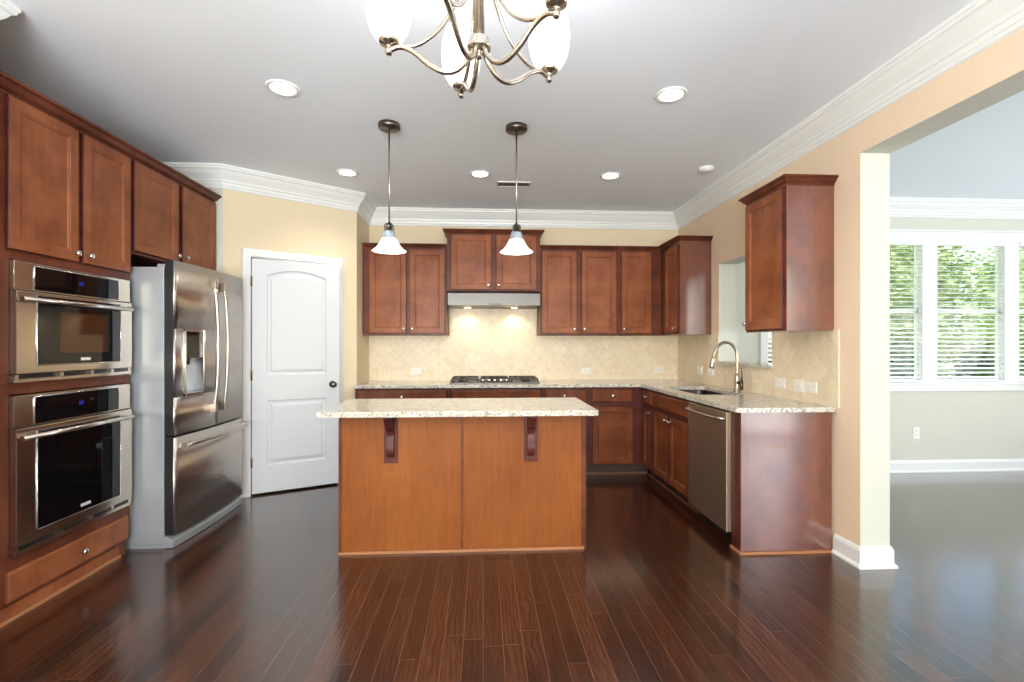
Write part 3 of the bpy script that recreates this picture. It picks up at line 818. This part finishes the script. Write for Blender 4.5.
# faucet
FX, FYy = 2.105, 3.94
t = thing('faucet', 'brushed nickel gooseneck pull-down kitchen faucet with side lever', 'faucet', (FX, FYy, ZT1))
bm = bm_new(); lathe(bm, [(0, 0), (.03, 0), (.03, .008), (.024, .014), (.021, .06), (.021, .11), (.016, .13), (.0135, .15), (0, .15)], 24); obj('base', bm, 'nickel', t)
bm = bm_new(); tube(bm, catmull([(0, 0, .14), (0, 0, .27), (-.008, 0, .34), (-.05, 0, .395), (-.11, 0, .408), (-.165, 0, .375), (-.195, 0, .315), (-.202, 0, .29)], 8), .0125, 14); obj('spout', bm, 'nickel', t)
bm = bm_new(); tube(bm, [(-.200, 0, .30), (-.206, 0, .265), (-.216, 0, .21), (-.219, 0, .195)], [.015, .017, .021, .020], 16); obj('spray_head', bm, 'nickel', t)
bm = bm_new(); tube(bm, [(0, 0, .075), (.0, -.075, .078)], .015, 14); tube(bm, [(0, -.07, .02), (0, -.07, .10)], .014, 14); tube(bm, [(0, -.07, .09), (0, -.078, .13), (0, -.07, .20)], [.009, .006, .005], 10); obj('lever', bm, 'nickel_dark', t)
# ---- cooktop
t = thing('cooktop', 'stainless gas cooktop with black iron grates under the range hood', 'cooktop', (.117, 5.09, ZT1))
bm = bm_new(); box(bm, -.45, .45, -.235, .235, 0, .012, .004); obj('tray', bm, 'steel_hood', t)
for gx, gy in ((-.32, -.11), (-.32, .12), (.32, -.11), (.32, .12), (0, .03)):
    bm = bm_new(); lathe(bm, [(0, .012), (.05, .012), (.05, .02), (.036, .022), (.036, .032), (0, .034)], 20, Matrix.Translation((gx, gy, 0))); obj('burner', bm, 'black', t)
for gx, gw in ((-.30, .26), (0, .27), (.30, .26)):
    bm = bm_new(); b = .006; z0, z1 = .04, .052
    x0, x1, y0, y1 = gx-gw/2, gx+gw/2, -.21 if gx else -.10, .215
    for yy in (y0, y1): box(bm, x0, x1, yy-b, yy+b, z0, z1, .002)
    for xx in (x0, x1): box(bm, xx-b, xx+b, y0, y1, z0, z1, .002)
    for k in range(1, 4): box(bm, x0+gw*k/4-b*.8, x0+gw*k/4+b*.8, y0, y1, z0, z1+.002, .002)
    box(bm, x0, x1, (y0+y1)/2-b, (y0+y1)/2+b, z0, z1, .002)
    for xx in (x0, x1):
        for yy in (y0, y1): box(bm, xx-.008, xx+.008, yy-.008, yy+.008, .012, z0)
    obj('grate', bm, 'grate', t)
for i in range(5):
    bm = bm_new(); lathe(bm, [(0, .012), (.021, .012), (.019, .04), (.016, .044), (0, .044)], 20, Matrix.Translation((-.12+.06*i, -.175, 0))); obj('control_knob', bm, 'chrome', t)

# ---- range hood
t = thing('range_hood', 'stainless under-cabinet range hood with two lit lamps', 'range hood', (.11, 5.40, 1.70))
bm = bm_new(); extr(bm, [(-.49, .0), (-.49, .12), (-.44, .150), (0, .150), (0, 0)], -.463, .463, mtx=Matrix.Rotation(-PI/2, 4, 'Z') @ Matrix.Scale(-1, 4, (1, 0, 0)) if False else Matrix(((0, 1, 0, 0), (1, 0, 0, 0), (0, 0, 1, 0), (0, 0, 0, 1))))
bmesh.ops.recalc_face_normals(bm, faces=bm.faces); obj('hood_body', bm, 'steel_hood', t)
bm = bm_new(); box(bm, -.05, .07, -.4915, -.4905, .006, .018); obj('switch_strip', bm, 'black', t)
for x in (-.275, .225):
    bm = bm_new(); lathe(bm, [(0, -.004), (.03, -.004), (.034, 0), (0, 0)], 20, Matrix.Translation((x, -.14, 0))); obj('lamp', bm, 'lamp', t)
    light('hood_lamp_light', 'SPOT', (x, -.11, -.01), (math.radians(-4), 0, 0), 5, (1, .80, .5), t, spot_size=math.radians(140), spot_blend=.6, shadow_soft_size=.03)

# ------------------------------------------------------------------ island
ZI = .908
IX0, IX1, IY0, IY1 = -.897, .657, 3.098, 3.53
t = thing('island_cabinet', 'wide kitchen island base with plain orange-brown veneer panels', 'kitchen island', (0, 0, 0))
bm = bm_new(); box(bm, IX0+.012, IX1-.014, IY0+.006, IY1-.01, .0, (ZI-.034)-.001); obj('body', bm, 'cherry_base_frame', t)
bm = bm_new(); box(bm, IX0+.012, -.138, IY0, IY0+.006, .0, (ZI-.034)-.001); obj('front_panel', bm, 'island', t)
bm = bm_new(); box(bm, -.126, IX1-.03, IY0, IY0+.006, .0, (ZI-.034)-.001); obj('front_panel', bm, 'island', t)
bm = bm_new(); box(bm, -.140, -.124, IY0-.006, IY0, .012, (ZI-.034)-.001, .002); obj('seam_strip', bm, 'cherry_base', t)
bm = bm_new(); box(bm, IX0, IX0+.018, IY0-.006, IY1-.01, 0, (ZI-.034)-.001, .001); obj('side_panel', bm, 'cherry_frame', t)
bm = bm_new(); box(bm, IX1-.03, IX1-.014, IY0-.006, IY0+.006, 0, (ZI-.034)-.001, .001); box(bm, IX1-.014, IX1, IY0-.008, IY1-.01, 0, (ZI-.034)-.001, .001); obj('side_panel', bm, 'cherry_frame', t)
bm = bm_new(); box(bm, IX0, IX1-.014, IY0-.018, IY0-.006, 0, .016, .003); obj('shoe_moulding', bm, 'shoe', t)
for x in (-.575, .302):
    bm = bm_new()
    prof = [(0, 0), (0, -.272), (-.02, -.272)]+[(p[0], p[1]) for p in catmull([(-.03, -.262, 0), (-.044, -.24, 0), (-.046, -.205, 0), (-.034, -.165, 0), (-.03, -.13, 0), (-.045, -.10, 0), (-.075, -.08, 0), (-.092, -.055, 0), (-.11, -.04, 0), (-.128, -.02, 0), (-.13, 0, 0)], 4)]
    m2 = Matrix(((0, 1, 0, x), (1, 0, 0, IY0), (0, 0, 1, (ZI-.034)-.002), (0, 0, 0, 1)))
    extr(bm, prof, -.022, .022, mtx=m2); box(bm, x-.042, x+.042, IY0-.012, IY0, (ZI-.034)-.31, (ZI-.034)-.002, .001)
    bmesh.ops.recalc_face_normals(bm, faces=bm.faces)
    obj('corbel', bm, 'cherry_base_frame', t)
t = thing('island_countertop', 'speckled cream granite slab overhanging the kitchen island', 'countertop', (0, 0, 0))
bm = bm_new(); box(bm, -.972, .696, 2.915, 3.635, ZI-.034, ZI, .006); obj('slab', bm, 'granite', t)

# ------------------------------------------------------------------ pass-through sill
bm = bm_new(); box(bm, XR-.035, XR2+.03, PT[0]-.02, PT[1]+.005, PT[2]-.028, PT[2]+.002, .004)
o = obj('granite_sill', bm, 'granite'); tag(o, 'narrow granite ledge at the bottom of the wall pass-through', 'sill')

# ------------------------------------------------------------------ outlets
def outlet(label, loc, rz, horiz, switch=False, wide=1):
    t = thing('electrical_outlet' if not switch else 'light_switch', label, 'outlet' if not switch else 'switch', loc, rz)
    w, h = (.115, .07) if horiz else (.07, .115)
    if switch: w, h = .115, .085
    bm = bm_new(); box(bm, -w/2, w/2, -.006, 0, -h/2, h/2, .002); obj('cover_plate', bm, 'plastic', t)
    for s in (-1, 1):
        cx, cz = (s*.02, 0) if horiz else (0, s*.02)
        if switch:
            continue
        bm = bm_new(); box(bm, cx-.014, cx+.014, -.0085, -.0055, cz-.014, cz+.014, .003); r_ = obj('socket', bm, 'plastic', t)
        bm = bm_new()
        if horiz:
            for e in (-.005, .005): box(bm, cx-.004, cx+.005, -.0092, -.0082, cz+e-.001, cz+e+.001)
        else:
            for e in (-.005, .005): box(bm, cx+e-.001, cx+e+.001, -.0092, -.0082, cz-.004, cz+.005)
        obj('slots', bm, 'slot', r_)
    if switch:
        bm = bm_new(); box(bm, -.033, .033, -.010, -.0055, -.016, .016, .002); obj('rocker', bm, 'plastic', t)
    return t
ybt = YB-TT; xrt = XR-TT
outlet('white horizontal outlet on the backsplash left of the cooktop', (-.735, ybt, 1.016), 0, True)
outlet('white horizontal outlet on the backsplash just right of the cooktop', (1.149, ybt, 1.012), 0, True)
outlet('white horizontal outlet on the backsplash near the inside corner', (1.975, ybt, 1.018), 0, True)
outlet('white plate on the right backsplash left of the faucet, farther of two', (xrt, 4.83, 1.045), -R90, False, True)
outlet('white plate on the right backsplash left of the faucet, nearer of two', (xrt, 4.59, 1.045), -R90, False, True)
outlet('white outlet on the right backsplash, first one to the right of the faucet', (xrt, 3.49, 1.022), -R90, True)
outlet('white plate on the right backsplash, middle of the three by the counter end', (xrt, 3.275, 1.018), -R90, False, True)
outlet('white outlet on the right backsplash nearest the counter end', (xrt, 3.15, 1.018), -R90, True)
outlet('white outlet low on the wall under the right room window', (4.424, YF, .40), 0, False)

# ------------------------------------------------------------------ lights on the ceiling
def can(label, x, y, first=None):
    if first: return dup(first, (x, y, ZC), label=label)
    t = thing('recessed_light', label, 'ceiling light', (x, y, ZC), 0, 'recessed ceiling lights')
    bm = bm_new(); lathe(bm, [(.066, -.001), (.092, -.001), (.092, -.006), (.084, -.010), (.068, -.007)], 32, close=True); obj('trim_ring', bm, 'white', t)
    bm = bm_new(); lathe(bm, [(0, -.004), (.067, -.004), (.067, -.001), (0, -.001)], 32); obj('lens', bm, 'can', t)
    l = light('lamp_glow', 'SPOT', (0, 0, -.03), (0, 0, 0), 22, (1, .96, .90), t, spot_size=math.radians(130), spot_blend=.9, shadow_soft_size=.06)
    return t
c0 = can('lit recessed downlight left of the chandelier, nearest on the left', -1.149, 2.88)
can('lit recessed downlight nearest on the right, between chandelier and right wall', 1.107, 2.82, c0)
can('lit recessed downlight at far left in front of the pantry wall', -1.161, 4.262, c0)
can('lit recessed downlight in the far row between the two pendants', -.027, 4.222, c0)
can('lit recessed downlight in the far row right of the ceiling vent', 1.109, 4.205, c0)
t = thing('smoke_detector', 'small round white smoke detector on the ceiling near the right wall', 'smoke detector', (1.859, 3.979, ZC))
bm = bm_new(); lathe(bm, [(0, 0), (.062, 0), (.062, -.012), (.05, -.028), (0, -.032)], 28); obj('housing', bm, 'white', t)
t = thing('ceiling_vent', 'white rectangular louvred air vent on the ceiling', 'vent', (.28, 4.48, ZC))
bm = bm_new(); x, y = .165, .075
for a in ((-x, x, -y, -y+.02), (-x, x, y-.02, y), (-x, -x+.02, -y, y), (x-.02, x, -y, y)): box(bm, *a, -.009, 0, .002)
obj('frame', bm, 'white', t)
bm = bm_new(); box(bm, -x+.02, x-.02, -y+.02, y-.02, -.001, 0); obj('dark_backing', bm, 'slot', t)
bm = bm_new()
for i in range(15):
    xx = -x+.03+i*(2*x-.06)/14; box(bm, xx-.003, xx+.003, -y+.02, y-.02, -.008, -.001)
obj('louvres', bm, 'gray', t)

def pendant(label, x, y, first=None):
    if first: return dup(first, (x, y, ZC), label=label)
    t = thing('pendant_light', label, 'pendant light', (x, y, ZC), 0, 'bell-shade pendants above the island')
    bm = bm_new(); lathe(bm, [(0, 0), (.072, 0), (.073, -.003), (.073, -.026), (.070, -.030), (.02, -.031), (.012, -.038), (0, -.038)], 32); obj('canopy', bm, 'nickel_dark', t)
    bm = bm_new(); tube(bm, [(0, 0, -.03), (0, 0, -.675)], .0055, 12); obj('rod', bm, 'nickel', t)
    bm = bm_new(); lathe(bm, [(0, -.655), (.009, -.655), (.011, -.67), (.02, -.68), (.02, -.71), (.033, -.716), (.035, -.726), (0, -.726)], 24)
    for k in range(4):
        a = k*PI/2+PI/4
        tube(bm, catmull([(.008*math.cos(a), .008*math.sin(a), -.668), (.03*math.cos(a), .03*math.sin(a), -.672), (.036*math.cos(a), .036*math.sin(a), -.70), (.032*math.cos(a), .032*math.sin(a), -.724)], 5), .0035, 8)
    obj('socket_cap', bm, 'nickel_dark', t)
    bm = bm_new()
    up = [(.035, -.716), (.038, -.728), (.043, -.748), (.049, -.767)]
    pr1 = [(.049, -.767), (.060, -.790), (.073, -.812), (.090, -.832), (.106, -.845), (.1135, -.850)]
    def shell(pr, th=.003): return pr+[(r-th, z-.0008) for r, z in pr[::-1]]
    lathe(bm, shell(up), 40, close=True); obj('glass_collar', bm, 'shade_dim', t)
    bm = bm_new(); lathe(bm, shell(pr1), 40, close=True); obj('glass_shade', bm, 'shade', t)
    bm = bm_new(); lathe(bm, [(0, -.815), (.018, -.81), (.024, -.79), (.018, -.77), (.012, -.745), (0, -.74)], 16); obj('bulb', bm, 'bulb', t)
    light('bulb_glow', 'POINT', (0, 0, -.84), (0, 0, 0), 2.5, (1, .96, .90), t, shadow_soft_size=.03)
    return t
p0 = pendant('left frosted bell-shade pendant over the island', -.628, 3.315)
pendant('right frosted bell-shade pendant over the island, in front of the hood cabinet', .225, 3.30, p0)

# ------------------------------------------------------------------ chandelier
HX, HY, HZ = -.0125, 1.462, 2.186
t = thing('chandelier', 'brushed nickel five-arm chandelier with frosted tulip glass shades', 'chandelier', (HX, HY, HZ))
bm = bm_new()
lathe(bm, [(0, -.03), (.008, -.028), (.009, -.015), (.012, -.004), (.034, -.002), (.036, .006), (.032, .012), (.03, .028), (.022, .036), (.0, .036)], 28); obj('hub', bm, 'nickel_light', t)
bm = bm_new(); lathe(bm, [(0, .03), (.0165, .03), (.0165, .36), (.022, .365), (.022, .385), (.012, .40), (.008, .42), (.006, .55), (0, .55)], 24); obj('stem', bm, 'nickel_light', t)
bm = bm_new(); lathe(bm, [(0, .545), (.02, .548), (.06, .565), (.068, .58), (.068, ZC-HZ), (0, ZC-HZ)], 28); obj('canopy', bm, 'nickel_light', t)
RC = .270; ZEND = -.005
for i, deg in enumerate((107.3, 35, -36.7, -108.8, 179.2)):
    a = math.radians(deg-3.38); ca, sa = math.cos(a), math.sin(a)
    P = lambda r, z: (r*ca, r*sa, z)
    bm = bm_new()
    tube(bm, catmull([P(.018, .004), P(.03, -.028), (P(.065, -.062)), P(.105, -.068), P(.15, -.045), P(.195, -.008), P(.235, .008), P(RC, ZEND+.002)], 8), .0080, 12)
    arm = obj('arm', bm, 'nickel_light', t)
    bm = bm_new()
    tube(bm, catmull([P(.222, .006), P(.17, .02), P(.11, .07), P(.06, .16), P(.035, .26), P(.02, .345)], 8), .0062, 10); obj('upper_arm', bm, 'nickel_light', arm)
    MT = Matrix.Translation(P(RC, ZEND))
    bm = bm_new(); lathe(bm, [(0, -.012), (.008, -.010), (.0115, 0), (.009, .008), (.007, .012), (.012, .018), (.026, .022), (.030, .028), (.030, .034), (0, .034)], 24, MT); obj('bobeche', bm, 'nickel_light', arm)
    bm = bm_new(); prs = [(.027, .030), (.042, .040), (.057, .066), (.066, .10), (.069, .135), (.067, .17), (.059, .205), (.05, .23)]
    lathe(bm, prs+[(r-.003, z+.0005) for r, z in prs[::-1]], 36, MT, close=True); obj('glass_shade', bm, 'shade', arm)
    light('bulb_glow', 'POINT', P(RC, ZEND+.21), (0, 0, 0), 4.5, (.95, .97, 1), t, shadow_soft_size=.03)

# ------------------------------------------------------------------ windows of the right room
cz0, cz1 = WZ0, WZ1
bm = bm_new()
box(bm, UN[0][0]-.075, UN[-1][1]+.075, YF-.018, YF, WZ1, WZ1+.10, .003); box(bm, UN[0][0]-.09, UN[-1][1]+.09, YF-.035, YF, WZ1+.10, WZ1+.118, .003)
box(bm, UN[0][0]-.075, UN[0][0], YF-.018, YF, WZ0, WZ1, .003); box(bm, UN[-1][1], UN[-1][1]+.075, YF-.018, YF, WZ0, WZ1, .003)
for a, b in zip(UN, UN[1:]): box(bm, a[1], b[0], YF-.018, YF, WZ0, WZ1, .003)
box(bm, UN[0][0]-.09, UN[-1][1]+.09, YF-.045, YF, WZ0-.025, WZ0, .004); box(bm, UN[0][0]-.075, UN[-1][1]+.075, YF-.018, YF, WZ0-.09, WZ0-.025, .003)
struct('trim_4', bm, 'white', label='white casing, sill and apron around the right room windows')
for i, (a, b) in enumerate(UN):
    r_ = bpy.data.objects.new('window_%d' % (i+1), None); COL.objects.link(r_); r_.location = (a, YF, WZ0); r_['kind'] = 'structure'
    r_['label'] = 'double-hung white window in the adjoining room'; r_['category'] = 'window'
    w = b-a; h = WZ1-WZ0; zr = 1.651-WZ0
    bm = bm_new()
    for q_ in ((0, .022, 0, h), (w-.022, w, 0, h), (0, w, 0, .03), (0, w, h-.03, h), (0, w, zr-.022, zr+.022)): box(bm, q_[0], q_[1], .03, .06, q_[2], q_[3], .003)
    box(bm, -.001, .004, 0, .07, 0, h); box(bm, w-.004, w+.001, 0, .07, 0, h)
    obj('sash', bm, 'white', r_)
    bm = bm_new(); box(bm, .03, w-.03, .042, .046, .035, h-.035); obj('pane', bm, 'glass', r_)
    t = thing('window_blind', ['white slatted blind on the window seen through the pass-through', 'white slatted blind on the window next to the cased opening', 'white slatted blind on the fully visible right window', 'white slatted blind on the window at the right picture edge'][i], 'blind', (a, YF, WZ0), 0, None)
    bm = bm_new(); box(bm, .001, w-.001, -.022, .026, h-.04, h-.002, .003); obj('headrail', bm, 'white', t)
    bm = bm_new(); z = .05; tl = math.radians(14)
    while z < h-.06:
        box(bm, .001, w-.001, -.024, .024, -.0013, .0013, mtx=Matrix.Translation((0, .002, z)) @ Matrix.Rotation(tl, 4, 'X')); z += .0455
    obj('slats', bm, 'white', t)
    bm = bm_new(); box(bm, .001, w-.001, -.018, .026, .004, .022, .003); obj('bottom_rail', bm, 'white', t)
    bm = bm_new()
    for x in (.12, w/2, w-.12): tube(bm, [(x, -.024, .02), (x, -.024, h-.05)], .0011, 6)
    obj('ladder_cord', bm, 'white', t)
# glazing behind the camera
def glazed(name, x0, x1, z0, z1, n, rot, loc):
    r_ = bpy.data.objects.new(name, None); COL.objects.link(r_); r_['kind'] = 'structure'; r_.location = loc; r_.rotation_euler = (0, 0, rot)
    bm = bm_new(); f = .05
    box(bm, x0, x1, .03, .08, z0, z0+f); box(bm, x0, x1, .03, .08, z1-f, z1)
    for i in range(n+1):
        x = x0+(x1-x0-f)*i/n; box(bm, x, x+f, .03, .08, z0, z1)
    obj('window_frame', bm, 'white', r_)
    bm = bm_new(); box(bm, x0, x1, .05, .054, z0, z1); obj('pane', bm, 'glass', r_)
glazed('window_5', -2.05, 1.4, 0, 2.3, 3, 0, (0, YS-.11, 0))
glazed('window_6', 3.6, 4.5, 0, 2.66, 1, 0, (0, YR-.11, 0))
glazed('window_7', 0, 3.2, .5, 2.3, 3, R90, (XE+.11, 0, 0))

# ------------------------------------------------------------------ outdoors
bm = bm_new(); box(bm, -20, 40, YF+.5, 45, -.45, -.4)
o = obj('lawn', bm, 'lawn'); o['kind'] = 'structure'; o['label'] = 'green lawn outside the windows'; o['category'] = 'lawn'
def bush(name, label, x, y, z, rx, rz_, n, m, size, trunk=True):
    t = thing(name, label, 'tree' if trunk else 'shrub', (x, y, -.4), 0, None)
    bm = bm_new(); zc = z+.4
    for i in range(n):
        u, v = random.uniform(-1, 1), random.uniform(0, 2*PI); rr = random.uniform(.72, 1.0)*(1+.12*math.sin(5*v+3*u))
        s_ = math.sqrt(1-u*u); p = Vector((rx*rr*s_*math.cos(v), rx*rr*s_*math.sin(v), zc+rz_*rr*u))
        e = Matrix.Translation(p) @ Matrix.Rotation(random.uniform(0, 6.28), 4, 'Z') @ Matrix.Rotation(random.uniform(-1, 1), 4, 'X')
        s = size*random.uniform(.6, 1.3)
        vv = [bm.verts.new(e @ Vector(q_)) for q_ in ((-s, 0, 0), (0, -s*.5, s*.15), (s, 0, 0), (0, s*.5, s*.15))]
        bm.faces.new(vv)
    obj('foliage', bm, m, t)
    bm = bm_new(); bmesh.ops.create_icosphere(bm, subdivisions=3, radius=1)
    for v in bm.verts:
        k_ = .74+.08*math.sin(v.co.x*7+x)*math.cos(v.co.z*6)
        v.co = Vector((v.co.x*rx*k_, v.co.y*rx*k_, zc+v.co.z*rz_*k_))
    obj('inner_crown', bm, m, t)
    if trunk:
        bm = bm_new(); tube(bm, [(0, 0, 0), (.05, 0, zc*.6), (0, .05, zc)], [.16, .12, .06], 10); obj('trunk', bm, 'bark', t)
bush('tree', 'pale green leafy tree filling the left window', 8.2, 11.0, 2.3, 1.2, 1.9, 9000, 'leaf', .075)
bush('tree', 'pale green leafy tree filling the right window', 11.0, 12.2, 2.5, 1.45, 2.1, 10000, 'leaf', .08)
bush('tree', 'pale tree seen through the pass-through window', 5.2, 12.0, 2.2, 1.3, 1.8, 6000, 'leaf', .08)
bush('tree', 'tree at the far right picture edge outside', 14.5, 12.2, 2.5, 1.4, 2.1, 5000, 'leaf', .08)
for k, (x, lb) in enumerate(((5.6, 'dark low shrub outside, leftmost'), (7.4, 'dark low shrub below the left tree outside'), (9.2, 'dark low shrub below the right tree outside'), (11.0, 'dark low shrub outside near the right picture edge'))):
    bush('shrub', lb, x, 8.3, .50, .74, .8, 2200, 'leaf_dark', .07, False)
